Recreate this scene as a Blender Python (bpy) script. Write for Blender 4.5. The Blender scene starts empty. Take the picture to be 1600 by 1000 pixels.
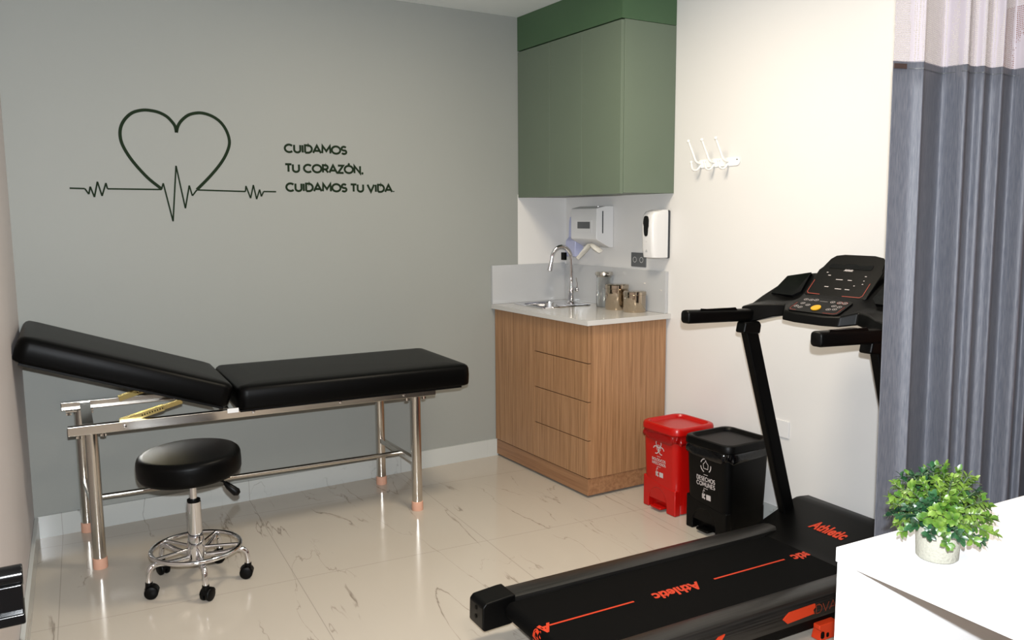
import bpy, bmesh, math, random
from mathutils import Vector, Matrix, Euler
from math import sin, cos, pi, radians, sqrt, atan2
random.seed(7)
C = bpy.context.scene.collection
sc = bpy.context.scene
def lin(c):
    return tuple(((v/255)/12.92 if v/255 <= .04045 else ((v/255+.055)/1.055)**2.4) for v in c) + (1,)

# ------------------------------------------------------------------ camera, world, lights, exposure
CAMZ = 1.41
F, YAW, PITCH, ROLL = 1303.4755, 1.02610256, 0.124687906, -0.00630420015
fw = Vector((cos(YAW)*cos(PITCH), sin(YAW)*cos(PITCH), -sin(PITCH)))
rt = Vector((sin(YAW), -cos(YAW), 0)); up = rt.cross(fw)
r2 = rt*cos(ROLL)+up*sin(ROLL); u2 = -rt*sin(ROLL)+up*cos(ROLL)
cd = bpy.data.cameras.new('camera'); cam = bpy.data.objects.new('camera', cd); C.objects.link(cam)
cd.sensor_width = 36; cd.lens = F/1600*36; cd.clip_start = .02; cd.clip_end = 50
M = Matrix((r2, u2, -fw)).transposed().to_4x4(); M.translation = Vector((0, 0, CAMZ)); cam.matrix_world = M
sc.camera = cam
sc.view_settings.view_transform = 'Standard'; sc.view_settings.look = 'None'
sc.view_settings.gamma = 1; sc.view_settings.exposure = 1.14; sc.view_settings.use_curve_mapping = False
w = bpy.data.worlds.new('World'); sc.world = w; w.use_nodes = True
w.node_tree.nodes['Background'].inputs[0].default_value = (1, .95, .88, 1)
w.node_tree.nodes['Background'].inputs[1].default_value = .12
def area(name, loc, size, power, col, rot=(0, 0, 0), sy=None):
    l = bpy.data.lights.new(name, 'AREA'); l.energy = power; l.color = col[:3]; l.size = size
    if sy: l.shape = 'RECTANGLE'; l.size_y = sy
    o = bpy.data.objects.new(name, l); o.location = loc; o.rotation_euler = rot; C.objects.link(o); return o
# two ceiling panels of the room (above and behind the frame)
area('ceiling_panel_light', (1.75, 2.5, 2.49), .45, 15, (1, .87, .68))
area('ceiling_panel_light', (.9, .3, 2.49), .55, 10, (1, .88, .72))
# the camera's own built-in flash, a hand's breadth above the lens
fl = bpy.data.lights.new('camera_flash', 'SPOT'); fl.energy = 190; fl.color = (.90, .95, 1); fl.shadow_soft_size = .014
fl.spot_size = radians(110); fl.spot_blend = .6
flo = bpy.data.objects.new('camera_flash', fl); C.objects.link(flo)
FM = M.copy(); FM.translation = Vector((0, 0, CAMZ)) + u2*.092 + r2*.012; flo.matrix_world = FM

# ------------------------------------------------------------------ materials
def nt(name):
    m = bpy.data.materials.new(name); m.use_nodes = True
    return m, m.node_tree, m.node_tree.nodes['Principled BSDF']
def mat(name, col, rough=.5, metal=0, bump=0, bscale=200, spec=.5, coat=0, noise=0, nscale=6, stretch=None, trans=0, ior=1.45, coatr=.05):
    m, t, b = nt(name); c = lin(col)
    b.inputs['Base Color'].default_value = c; b.inputs['Roughness'].default_value = rough
    b.inputs['Metallic'].default_value = metal; b.inputs['Specular IOR Level'].default_value = spec
    b.inputs['Coat Weight'].default_value = coat; b.inputs['Coat Roughness'].default_value = coatr
    b.inputs['Transmission Weight'].default_value = trans; b.inputs['IOR'].default_value = ior
    tc = t.nodes.new('ShaderNodeTexCoord'); mp = t.nodes.new('ShaderNodeMapping'); t.links.new(tc.outputs['Object'], mp.inputs[0])
    if stretch: mp.inputs['Scale'].default_value = stretch
    if bump:
        n = t.nodes.new('ShaderNodeTexNoise'); n.inputs['Scale'].default_value = bscale; n.inputs['Detail'].default_value = 3
        t.links.new(mp.outputs[0], n.inputs[0]); bp = t.nodes.new('ShaderNodeBump'); bp.inputs['Strength'].default_value = bump; bp.inputs['Distance'].default_value = .002
        t.links.new(n.outputs[0], bp.inputs['Height']); t.links.new(bp.outputs[0], b.inputs['Normal'])
    n = t.nodes.new('ShaderNodeTexNoise'); n.inputs['Scale'].default_value = nscale; n.inputs['Detail'].default_value = 4
    t.links.new(mp.outputs[0], n.inputs[0])
    mx = t.nodes.new('ShaderNodeMixRGB'); k = noise or .03
    mx.inputs[1].default_value = tuple(v*(1-k) for v in c[:3])+(1,); mx.inputs[2].default_value = tuple(min(1, v*(1+k)) for v in c[:3])+(1,)
    t.links.new(n.outputs[0], mx.inputs[0]); t.links.new(mx.outputs[0], b.inputs['Base Color'])
    return m
def ramp(t, src, stops):
    r = t.nodes.new('ShaderNodeValToRGB'); e = r.color_ramp.elements
    while len(e) < len(stops): e.new(.5)
    for i, (p, c) in enumerate(stops): e[i].position = p; e[i].color = c
    t.links.new(src, r.inputs[0]); return r.outputs[0]
def math_(t, op, a, b=None, clamp=False):
    n = t.nodes.new('ShaderNodeMath'); n.operation = op; n.use_clamp = clamp
    for i, x in enumerate((a, b)):
        if x is None: continue
        if isinstance(x, (int, float)): n.inputs[i].default_value = x
        else: t.links.new(x, n.inputs[i])
    return n.outputs[0]
def mixc(t, f, a, b):
    n = t.nodes.new('ShaderNodeMixRGB')
    for i, x in enumerate((f, a, b)):
        if isinstance(x, tuple): n.inputs[i].default_value = x
        elif isinstance(x, float): n.inputs[i].default_value = x
        else: t.links.new(x, n.inputs[i])
    return n.outputs[0]
def marble(name, base, vein, joints, rough=.12, wallish=False):
    m, t, b = nt(name)
    g = t.nodes.new('ShaderNodeNewGeometry')
    mp = t.nodes.new('ShaderNodeMapping'); mp.vector_type = 'POINT'; mp.inputs['Rotation'].default_value = (0, 0, radians(4))
    t.links.new(g.outputs['Position'], mp.inputs[0])
    ns = t.nodes.new('ShaderNodeTexNoise'); ns.inputs['Scale'].default_value = 1.25; ns.inputs['Detail'].default_value = 6; ns.inputs['Roughness'].default_value = .48
    ns.inputs['Distortion'].default_value = .35; mps = t.nodes.new('ShaderNodeMapping'); mps.inputs['Rotation'].default_value = (0, 0, radians(-28)); mps.inputs['Scale'].default_value = (2.6, .42, 1)
    t.links.new(mp.outputs[0], mps.inputs[0]); t.links.new(mps.outputs[0], ns.inputs[0])
    ridge = math_(t, 'ABSOLUTE', math_(t, 'SUBTRACT', ns.outputs[0], .5))
    v1 = ramp(t, ridge, [(0, (1, 1, 1, 1)), (.0045, (0, 0, 0, 1))])
    n2 = t.nodes.new('ShaderNodeTexNoise'); n2.inputs['Scale'].default_value = 2.3; n2.inputs['Detail'].default_value = 3; t.links.new(mp.outputs[0], n2.inputs[0])
    mask = ramp(t, n2.outputs[0], [(.47, (0, 0, 0, 1)), (.56, (1, 1, 1, 1))])
    vv = math_(t, 'MULTIPLY', v1, mask)
    n3 = t.nodes.new('ShaderNodeTexNoise'); n3.inputs['Scale'].default_value = 3.1; n3.inputs['Detail'].default_value = 5; n3.inputs['Distortion'].default_value = .3
    mp3 = t.nodes.new('ShaderNodeMapping'); mp3.inputs['Location'].default_value = (3.3, 1.2, 0); mp3.inputs['Rotation'].default_value = (0, 0, .9); mp3.inputs['Scale'].default_value = (1.3, .28, 1)
    t.links.new(mp.outputs[0], mp3.inputs[0]); t.links.new(mp3.outputs[0], n3.inputs[0])
    r3 = math_(t, 'ABSOLUTE', math_(t, 'SUBTRACT', n3.outputs[0], .5))
    v3 = math_(t, 'MULTIPLY', ramp(t, r3, [(0, (1, 1, 1, 1)), (.004, (0, 0, 0, 1))]), ramp(t, n2.outputs[0], [(.40, (1, 1, 1, 1)), (.47, (0, 0, 0, 1))]))
    tot = math_(t, 'ADD', math_(t, 'MULTIPLY', vv, .65), math_(t, 'MULTIPLY', v3, .45), clamp=True)
    cl = t.nodes.new('ShaderNodeTexNoise'); cl.inputs['Scale'].default_value = 1.4; cl.inputs['Detail'].default_value = 5; t.links.new(mps.outputs[0], cl.inputs[0])
    base2 = tuple(x*.93 for x in lin(base)[:3])+(1,)
    col = mixc(t, cl.outputs[0], base2, lin(base))
    col = mixc(t, tot, col, lin(vein))
    sx = t.nodes.new('ShaderNodeSeparateXYZ'); t.links.new(mp.outputs[0], sx.inputs[0])
    def joint(axis, off):
        s = math_(t, 'SUBTRACT', sx.outputs[axis], off)
        f = math_(t, 'ABSOLUTE', math_(t, 'SUBTRACT', math_(t, 'FRACT', math_(t, 'ADD', math_(t, 'DIVIDE', s, .825), 100.5)), .5))
        return math_(t, 'LESS_THAN', f, .0016/.825)
    j = joint(0, joints[0])
    if not wallish: j = math_(t, 'MAXIMUM', j, joint(1, joints[1]))
    col = mixc(t, math_(t, 'MULTIPLY', j, .45), col, lin((120, 112, 104)))
    t.links.new(col, b.inputs['Base Color']); b.inputs['Roughness'].default_value = rough; b.inputs['Specular IOR Level'].default_value = .5
    return m
M_ = {}
M_['floor'] = marble('marble_floor', (184, 175, 162), (84, 66, 50), (.672, 3.165), .14)
M_['base'] = marble('marble_base', (184, 186, 182), (90, 84, 78), (.672, 3.165), .16, True)
M_['grey'] = mat('grey_paint', (141, 143, 138), .55, bump=.05, bscale=300, noise=.02, nscale=2)
M_['white'] = mat('white_paint', (214, 212, 209), .35, bump=.04, bscale=300, noise=.01, nscale=2)
M_['left'] = mat('left_paint', (198, 192, 192), .5, bump=.05, bscale=300)
M_['ceil'] = mat('ceiling_paint', (226, 230, 228), .8)
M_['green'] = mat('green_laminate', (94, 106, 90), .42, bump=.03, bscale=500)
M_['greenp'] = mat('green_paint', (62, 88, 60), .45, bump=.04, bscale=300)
M_['decal'] = mat('green_vinyl', (18, 34, 14), .7, spec=.2)
M_['vinyl'] = mat('black_vinyl', (3, 3, 3), .38, bump=.12, bscale=600, spec=.1)
M_['plastic'] = mat('black_plastic', (4, 4, 4), .4, bump=.06, bscale=900, spec=.16)
M_['gloss'] = mat('gloss_black', (5, 5, 5), .12, spec=.35)
M_['mattblack'] = mat('matt_black', (3, 3, 3), .5, spec=.12)
M_['chrome'] = mat('chrome', (225, 225, 228), .06, 1)
M_['steel'] = mat('brushed_steel', (205, 200, 192), .2, 1, stretch=(1, 1, 30))
M_['canister'] = mat('canister_steel', (192, 178, 160), .1, 1)  # tan tint stands in for a darker brown room mirrored in the steel
M_['rubber'] = mat('salmon_rubber', (204, 156, 132), .6)
M_['brass'] = mat('yellow_zinc', (190, 170, 110), .25, 1, noise=.3, nscale=40)
M_['counter'] = mat('quartz', (192, 190, 186), .12, noise=.03, nscale=300)
M_['splash'] = mat('quartz_splash', (176, 177, 178), .07, noise=.03, nscale=300)
M_['wplastic'] = mat('white_plastic', (214, 213, 212), .25)
M_['wenamel'] = mat('white_enamel', (240, 238, 232), .25)
M_['lav'] = mat('lavender_plastic', (176, 179, 208), .3)
M_['paper'] = mat('paper', (225, 220, 208), .9, bump=.4, bscale=120)
M_['greyp'] = mat('grey_plate', (84, 86, 88), .3)
M_['dgrey'] = mat('dark_grey_plastic', (48, 52, 56), .4)
M_['red'] = mat('red_plastic', (168, 10, 6), .3)
M_['redbag'] = mat('red_bag', (130, 10, 8), .2, bump=.5, bscale=60)
M_['blackbag'] = mat('black_bag', (5, 5, 6), .15, bump=.5, bscale=60)
M_['print'] = mat('white_print', (178, 170, 168), .6)
M_['orange'] = mat('orange_print', (190, 52, 18), .5)
M_['orangedim'] = mat('dim_orange_print', (118, 46, 24), .5)
M_['redline'] = mat('red_line', (140, 48, 32), .5)
M_['yellow'] = mat('yellow_button', (200, 150, 6), .4)
M_['deskw'] = mat('white_laminate', (240, 240, 240), .4)
M_['stone'] = mat('speckled_cement', (150, 148, 136), .9, bump=.9, bscale=180, noise=.16, nscale=260)
M_['stem'] = mat('stem', (70, 84, 60), .6)
M_['belt'] = mat('belt_rubber', (5, 5, 5), .7, bump=.2, bscale=900, spec=.08)
M_['label'] = mat('brown_label', (58, 44, 40), .6)
M_['soil'] = mat('moss', (36, 44, 24), .9)
m, t, b = nt('jar_glass'); b.inputs['Transmission Weight'].default_value = 1; b.inputs['Roughness'].default_value = .0; b.inputs['Base Color'].default_value = (.95, .97, .97, 1); M_['glass'] = m
def wood(name, c1, c2, axis='Z', rough=.45, sc_=1.0):
    m, t, b = nt(name)
    tc = t.nodes.new('ShaderNodeTexCoord'); mp = t.nodes.new('ShaderNodeMapping'); t.links.new(tc.outputs['Object'], mp.inputs[0])
    s = {'Z': (90, 90, 2.2), 'Y': (90, 2.2, 90), 'X': (2.2, 90, 90)}[axis]
    mp.inputs['Scale'].default_value = tuple(v*sc_ for v in s)
    n = t.nodes.new('ShaderNodeTexNoise'); n.inputs['Scale'].default_value = 1.0; n.inputs['Detail'].default_value = 6; n.inputs['Roughness'].default_value = .65; n.inputs['Distortion'].default_value = .4
    t.links.new(mp.outputs[0], n.inputs[0])
    col = ramp(t, n.outputs[0], [(.3, lin(c1)), (.62, lin(c2))])
    t.links.new(col, b.inputs['Base Color']); b.inputs['Roughness'].default_value = rough
    bp = t.nodes.new('ShaderNodeBump'); bp.inputs['Strength'].default_value = .12; bp.inputs['Distance'].default_value = .001
    t.links.new(n.outputs[0], bp.inputs['Height']); t.links.new(bp.outputs[0], b.inputs['Normal'])
    return m
M_['oak'] = wood('oak_laminate', (124, 88, 56), (164, 124, 88))
M_['oakh'] = wood('oak_laminate_plinth', (120, 80, 52), (154, 114, 80), 'Y', sc_=.5)
M_['brown'] = wood('brown_wood', (104, 52, 24), (134, 74, 38))
m, t, b = nt('heather_fabric')   # woven grey curtain with slubs
g = t.nodes.new('ShaderNodeTexCoord'); mp = t.nodes.new('ShaderNodeMapping'); mp.inputs['Scale'].default_value = (420, 420, 28); t.links.new(g.outputs['Object'], mp.inputs[0])
n = t.nodes.new('ShaderNodeTexNoise'); n.inputs['Scale'].default_value = 1; n.inputs['Detail'].default_value = 4; t.links.new(mp.outputs[0], n.inputs[0])
t.links.new(ramp(t, n.outputs[0], [(.3, lin((78, 82, 92))), (.68, lin((104, 105, 112)))]), b.inputs['Base Color']); b.inputs['Roughness'].default_value = .6
bp = t.nodes.new('ShaderNodeBump'); bp.inputs['Strength'].default_value = .3; bp.inputs['Distance'].default_value = .001; t.links.new(n.outputs[0], bp.inputs['Height']); t.links.new(bp.outputs[0], b.inputs['Normal'])
M_['curtain'] = m
m, t, b = nt('white_net')        # honeycomb netting: solid threads, clear holes
g = t.nodes.new('ShaderNodeUVMap') if False else t.nodes.new('ShaderNodeTexCoord')
vo = t.nodes.new('ShaderNodeTexVoronoi'); vo.feature = 'DISTANCE_TO_EDGE'; vo.inputs['Scale'].default_value = 190; vo.inputs['Randomness'].default_value = .15
t.links.new(g.outputs['Object'], vo.inputs[0])
tr = t.nodes.new('ShaderNodeBsdfTransparent'); ms = t.nodes.new('ShaderNodeMixShader'); out = t.nodes['Material Output']
tl = t.nodes.new('ShaderNodeBsdfTranslucent'); tl.inputs[0].default_value = (.45, .43, .45, 1); ms2 = t.nodes.new('ShaderNodeMixShader'); ms2.inputs[0].default_value = .35
b.inputs['Base Color'].default_value = lin((200, 192, 200)); b.inputs['Roughness'].default_value = .8
t.links.new(b.outputs[0], ms2.inputs[1]); t.links.new(tl.outputs[0], ms2.inputs[2])
t.links.new(math_(t, 'LESS_THAN', vo.outputs['Distance'], .22), ms.inputs[0]); t.links.new(tr.outputs[0], ms.inputs[1]); t.links.new(ms2.outputs[0], ms.inputs[2]); t.links.new(ms.outputs[0], out.inputs[0])
M_['net'] = m
m, t, b = nt('brushed_rail')     # dark brushed side rails, streaked along their length
g = t.nodes.new('ShaderNodeTexCoord'); mp = t.nodes.new('ShaderNodeMapping'); mp.inputs['Scale'].default_value = (3, 260, 260); t.links.new(g.outputs['Object'], mp.inputs[0])
n = t.nodes.new('ShaderNodeTexNoise'); n.inputs['Scale'].default_value = 1; n.inputs['Detail'].default_value = 5; t.links.new(mp.outputs[0], n.inputs[0])
t.links.new(ramp(t, n.outputs[0], [(.3, lin((5, 5, 5))), (.75, lin((40, 38, 36)))]), b.inputs['Base Color']); b.inputs['Roughness'].default_value = .35
M_['rail'] = m
def leafmat(name, c1, c2):
    m, t, b = nt(name); g = t.nodes.new('ShaderNodeTexCoord')
    n = t.nodes.new('ShaderNodeTexNoise'); n.inputs['Scale'].default_value = 38; n.inputs['Detail'].default_value = 2; t.links.new(g.outputs['Object'], n.inputs[0])
    t.links.new(ramp(t, n.outputs[0], [(.36, lin(c1)), (.62, lin(c2))]), b.inputs['Base Color']); b.inputs['Roughness'].default_value = .35
    return m
M_['leafl'] = leafmat('light_leaf', (52, 88, 26), (98, 124, 48))
M_['leafd'] = leafmat('dark_leaf', (14, 44, 26), (40, 78, 46))

# ------------------------------------------------------------------ mesh helpers
def finish(name, bm, m, parent=None, smooth=None, loc=None, rot=None, bevel=0, seg=2):
    me = bpy.data.meshes.new(name); bm.normal_update(); bm.to_mesh(me); bm.free()
    ms = m if isinstance(m, (list, tuple)) else [m]
    for x in ms: me.materials.append(M_[x] if isinstance(x, str) else x)
    o = bpy.data.objects.new(name, me); C.objects.link(o)
    if parent: o.parent = parent
    if loc: o.location = loc
    if rot: o.rotation_euler = rot
    if smooth is not None:
        for p in me.polygons: p.use_smooth = True
        me.set_sharp_from_angle(angle=radians(smooth))
    if bevel:
        md = o.modifiers.new('bevel', 'BEVEL'); md.width = bevel; md.segments = seg; md.limit_method = 'ANGLE'; md.angle_limit = radians(35)
        for p in me.polygons: p.use_smooth = True
        me.set_sharp_from_angle(angle=radians(50)); md.harden_normals = True
    return o
def box(bm, x0, x1, y0, y1, z0, z1):
    v = [bm.verts.new(p) for p in ((x0, y0, z0), (x1, y0, z0), (x1, y1, z0), (x0, y1, z0), (x0, y0, z1), (x1, y0, z1), (x1, y1, z1), (x0, y1, z1))]
    for f in ((3, 2, 1, 0), (4, 5, 6, 7), (0, 1, 5, 4), (1, 2, 6, 5), (2, 3, 7, 6), (3, 0, 4, 7)): bm.faces.new([v[i] for i in f])
    return v
def prism(bm, pts, a, b, axis='y'):
    """polygon pts (2D) extruded from a to b along axis"""
    def P(p, k):
        return {'y': (p[0], k, p[1]), 'x': (k, p[0], p[1]), 'z': (p[0], p[1], k)}[axis]
    A = [bm.verts.new(P(p, a)) for p in pts]; B = [bm.verts.new(P(p, b)) for p in pts]
    n = len(pts); bm.faces.new(A[::-1]); bm.faces.new(B)
    for i in range(n): bm.faces.new([A[i], A[(i+1) % n], B[(i+1) % n], B[i]])
    return A+B
def ring(bm, c, n, r, seg, up_=None):
    n = n.normalized(); a = (up_ or (Vector((0, 0, 1)) if abs(n.z) < .9 else Vector((1, 0, 0)))); x = n.cross(a).normalized(); y = n.cross(x)
    return [bm.verts.new(c+x*r*cos(2*pi*i/seg)+y*r*sin(2*pi*i/seg)) for i in range(seg)]
def tube(bm, pts, r, seg=16, cap=True, closed=False):
    pts = [Vector(p) for p in pts]; n = len(pts); rs = r if isinstance(r, (list, tuple)) else [r]*n; R = []; ref = None
    for i, p in enumerate(pts):
        if closed: d = pts[(i+1) % n]-pts[i-1]
        else: d = pts[min(i+1, n-1)]-pts[max(i-1, 0)]
        d.normalize()
        if ref is None: ref = Vector((0, 0, 1)) if abs(d.z) < .9 else Vector((1, 0, 0))
        x = d.cross(ref).normalized(); ref = x.cross(d).normalized(); y = ref
        R.append([bm.verts.new(p+x*rs[i]*cos(2*pi*k/seg)+y*rs[i]*sin(2*pi*k/seg)) for k in range(seg)])
    for i in range(n if closed else n-1):
        a, b = R[i], R[(i+1) % n]
        for k in range(seg): bm.faces.new([a[k], a[(k+1) % seg], b[(k+1) % seg], b[k]])
    if cap and not closed: bm.faces.new(R[0][::-1]); bm.faces.new(R[-1])
def lathe(bm, prof, c=(0, 0, 0), seg=32, rot=None):
    c = Vector(c); R = []
    for (r, z) in prof:
        if r < 1e-6: R.append([bm.verts.new(c+(rot @ Vector((0, 0, z)) if rot else Vector((0, 0, z))))]); continue
        L = []
        for k in range(seg):
            p = Vector((r*cos(2*pi*k/seg), r*sin(2*pi*k/seg), z)); L.append(bm.verts.new(c+(rot @ p if rot else p)))
        R.append(L)
    for a, b in zip(R, R[1:]):
        for k in range(seg):
            if len(a) == 1 and len(b) == 1: break
            if len(a) == 1: bm.faces.new([a[0], b[(k+1) % seg], b[k]])
            elif len(b) == 1: bm.faces.new([a[k], a[(k+1) % seg], b[0]])
            else: bm.faces.new([a[k], a[(k+1) % seg], b[(k+1) % seg], b[k]])
    if len(R[0]) > 1: bm.faces.new(R[0][::-1])
    if len(R[-1]) > 1: bm.faces.new(R[-1])
def sphere(bm, c, r, n=10):
    lathe(bm, [(r*sin(pi*i/n) if 0 < i < n else 0, -r*cos(pi*i/n)) for i in range(n+1)], c, 16)
def rrect(x0, x1, y0, y1, r, n=5):
    P = []
    for cx, cy, a in ((x1-r, y1-r, 0), (x0+r, y1-r, 90), (x0+r, y0+r, 180), (x1-r, y0+r, 270)):
        for i in range(n+1): t_ = radians(a+90*i/n); P.append((cx+r*cos(t_), cy+r*sin(t_)))
    return P
def loft(bm, loops, cap=True):
    R = [[bm.verts.new(p) for p in L] for L in loops]; n = len(R[0])
    for a, b in zip(R, R[1:]):
        for k in range(n): bm.faces.new([a[k], a[(k+1) % n], b[(k+1) % n], b[k]])
    if cap: bm.faces.new(R[0][::-1]); bm.faces.new(R[-1])
    return R
def empty(name, loc, rz, label, cat, group=None):
    o = bpy.data.objects.new(name, None); C.objects.link(o); o.location = loc; o.rotation_euler = (0, 0, rz); o.empty_display_size = .1
    tag(o, label, cat, group); return o
def tag(o, label, cat, group=None):
    o['label'] = label; o['category'] = cat
    if group: o['group'] = group
    return o
def struct(name, bm, m, **k):
    o = finish(name, bm, m, **k); o['kind'] = 'structure'; return o
B_ = bmesh.new
def bx(name, m, dims, parent=None, bevel=0, **k):
    bm = B_(); box(bm, *dims); return finish(name, bm, m, parent, bevel=bevel, **k)

# ribbons and a plain geometric stroke alphabet (cap height 1)
def ribbon(bm, pts, w_, to3, closed=False):
    P = [Vector((p[0], p[1])) for p in pts]; n = len(P); L = []; Rr = []
    for i, p in enumerate(P):
        a = P[i-1] if (i > 0 or closed) else None; b_ = P[(i+1) % n] if (i < n-1 or closed) else None
        d1 = (p-a).normalized() if a is not None else None; d2 = (b_-p).normalized() if b_ is not None else None
        if d1 is None: d1 = d2
        if d2 is None: d2 = d1
        tn = (d1+d2); tn = tn.normalized() if tn.length > 1e-6 else d1
        nn = Vector((-tn.y, tn.x)); n1 = Vector((-d1.y, d1.x)); k = min(2.6, 1/max(.3, nn.dot(n1)))
        L.append(bm.verts.new(to3(*(p+nn*w_/2*k)))); Rr.append(bm.verts.new(to3(*(p-nn*w_/2*k))))
    for i in range(n if closed else n-1):
        j = (i+1) % n; bm.faces.new([L[i], Rr[i], Rr[j], L[j]])
def arc(cx, cy, rx, ry, a0, a1, n=14):
    return [(cx+rx*cos(radians(a0+(a1-a0)*i/n)), cy+ry*sin(radians(a0+(a1-a0)*i/n))) for i in range(n+1)]
GL = {
 'C': (.92, [arc(.5, .5, .46, .5, 45, 315, 20)]), 'O': (1.04, [arc(.52, .5, .48, .5, 0, 360, 26)]), 'Ó': (1.04, [arc(.52, .5, .48, .5, 0, 360, 26), [(.46, 1.12), (.62, 1.34)]]),
 'U': (.82, [[(.08, 1), (.08, .36)]+arc(.41, .34, .33, .34, 180, 360)+[(.74, .36), (.74, 1)]]), 'I': (.26, [[(.13, 0), (.13, 1)]]),
 'D': (.9, [[(.1, 0), (.1, 1), (.4, 1)]+arc(.4, .5, .44, .5, 90, -90)+[(.1, 0)]]),
 'A': (.92, [[(.03, 0), (.46, 1), (.89, 0)], [(.2, .3), (.72, .3)]]), 'M': (1.08, [[(.08, 0), (.13, 1), (.54, .3), (.95, 1), (1.0, 0)]]),
 'S': (.68, [arc(.34, .74, .26, .26, 30, 250, 12)+[(.44, .47)]+arc(.34, .26, .27, .26, 60, -150, 12)]),
 'T': (.72, [[(.02, 1), (.7, 1)], [(.36, 1), (.36, 0)]]), 'R': (.74, [[(.1, 0), (.1, 1), (.38, 1)]+arc(.38, .72, .26, .28, 90, -90)+[(.1, .44)], [(.38, .44), (.68, 0)]]),
 'Z': (.74, [[(.06, 1), (.66, 1), (.06, 0), (.7, 0)]]), 'N': (.86, [[(.1, 0), (.1, 1), (.76, 0), (.76, 1)]]), 'V': (.86, [[(.03, 1), (.43, 0), (.83, 1)]]),
 'E': (.64, [[(.6, 1), (.1, 1), (.1, 0), (.6, 0)], [(.1, .5), (.54, .5)]]), 'F': (.6, [[(.58, 1), (.1, 1), (.1, 0)], [(.1, .5), (.5, .5)]]),
 'H': (.84, [[(.1, 0), (.1, 1)], [(.74, 0), (.74, 1)], [(.1, .5), (.74, .5)]]), 'L': (.6, [[(.1, 1), (.1, 0), (.58, 0)]]),
 'B': (.76, [[(.1, 0), (.1, 1), (.4, 1)]+arc(.4, .76, .23, .24, 90, -90)+[(.1, .52)], [(.4, .52)]+arc(.4, .26, .27, .26, 90, -90)+[(.1, 0), (.1, .1)]]),
 'G': (1.0, [arc(.5, .5, .46, .5, 45, 330, 20)+[(.94, .48), (.55, .48)]]), 'K': (.76, [[(.1, 0), (.1, 1)], [(.68, 1), (.14, .45), (.7, 0)]]),
 '.': (.26, [[(.12, 0), (.12, .14)]]), ',': (.26, [[(.16, .14), (.08, -.16)]]), ' ': (.34, []),
}
GAP = .04
def twidth(s, gap=GAP): return sum(GL[c][0]+gap for c in s)-gap
def stroke_text(bm, s, x0, z0, width, h, to3, wt=.17, gap=GAP):
    k = width/twidth(s, gap); x = x0
    for c in s:
        adv, L = GL[c]
        for p in L:
            q = [(x+a*k, z0+(wt/2+b_*(1-wt))*h) for a, b_ in p]
            closed = (abs(p[0][0]-p[-1][0]) < 1e-6 and abs(p[0][1]-p[-1][1]) < 1e-6 and len(p) > 20)
            ribbon(bm, q[:-1] if closed else q, wt*h, to3, closed)
        x += (adv+gap)*k
def font_mesh(bm, s, size, off, shear, to3, spacing=1.0):
    """heavy slanted word from the built-in font, placed by to3(x,y)"""
    cu = bpy.data.curves.new('word', 'FONT'); cu.body = s; cu.size = size; cu.offset = off; cu.shear = shear; cu.space_character = spacing; cu.resolution_u = 4
    o = bpy.data.objects.new('word', cu); C.objects.link(o); dg = bpy.context.evaluated_depsgraph_get(); dg.update()
    me = o.evaluated_get(dg).to_mesh(); vs = [bm.verts.new(to3(v.co.x, v.co.y)) for v in me.vertices]
    for p in me.polygons:
        try: bm.faces.new([vs[i] for i in p.vertices])
        except ValueError: pass
    xs = [v.co.x for v in me.vertices]; wd = max(xs)-min(xs)
    o.evaluated_get(dg).to_mesh_clear(); bpy.data.objects.remove(o); bpy.data.curves.remove(cu); return wd

# ------------------------------------------------------------------ the room
CEIL = 2.524; WX = 2.92
def wy(x): return 4.136+.016*x            # face of the grey wall
LW = lambda y: .03-(4.137-y)*.0624         # face of the left wall
bm = B_(); box(bm, -.9, 3.3, -1.3, 4.5, -.1, 0); struct('floor', bm, 'floor')
bm = B_(); box(bm, -.9, 3.3, -1.3, 4.5, CEIL, CEIL+.1); struct('ceiling', bm, 'ceil')
bm = B_(); prism(bm, [(-.2, wy(-.2)), (3.1, wy(3.1)), (3.1, 4.45), (-.2, 4.45)], 0, CEIL, 'z'); struct('wall_back', bm, 'grey')
bm = B_(); prism(bm, [(2.574, wy(2.574)-.002), (WX, wy(WX)-.002), (WX, wy(WX)), (2.574, wy(2.574))], .9, 1.53, 'z'); struct('wall_niche', bm, 'white')
bm = B_(); box(bm, WX, WX+.15, -1.2, 4.3, 0, CEIL); struct('wall_right', bm, 'white')
bm = B_(); prism(bm, [(LW(4.3), 4.3), (LW(-1.2), -1.2), (LW(-1.2)-.15, -1.2), (LW(4.3)-.15, 4.3)], 0, CEIL, 'z'); struct('wall_left', bm, 'left')
bm = B_(); box(bm, -.6, 3.1, -1.3, -1.15, 0, CEIL); struct('wall_front', bm, 'brown')  # unseen wall behind the camera, brown wood chosen to warm the metal reflections
bm = B_(); prism(bm, [(.0, wy(0)-.012), (2.42, wy(2.42)-.012), (2.42, wy(2.42)), (.0, wy(0))], 0, .1, 'z'); struct('baseboard_back', bm, 'base')
bm = B_(); prism(bm, [(LW(4.125)+.016, 4.125), (LW(4.125), 4.125), (LW(-1), -1), (LW(-1)+.016, -1)], 0, .1, 'z'); struct('baseboard_left', bm, 'base', bevel=.003)
bm = B_(); box(bm, WX-.012, WX, 1.62, 3.22, 0, .09); struct('baseboard_right', bm, 'base')
# brown timber door casing on the right wall, past the curtain
bm = B_(); box(bm, WX-.03, WX, .75, 1.6, 0, 2.08); d = struct('door_1', bm, 'brown', bevel=.004)
bm = B_(); box(bm, WX-.045, WX-.03, .84, 1.5, .01, 2.0); finish('door_panel', bm, 'brown', d, bevel=.003)
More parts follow.
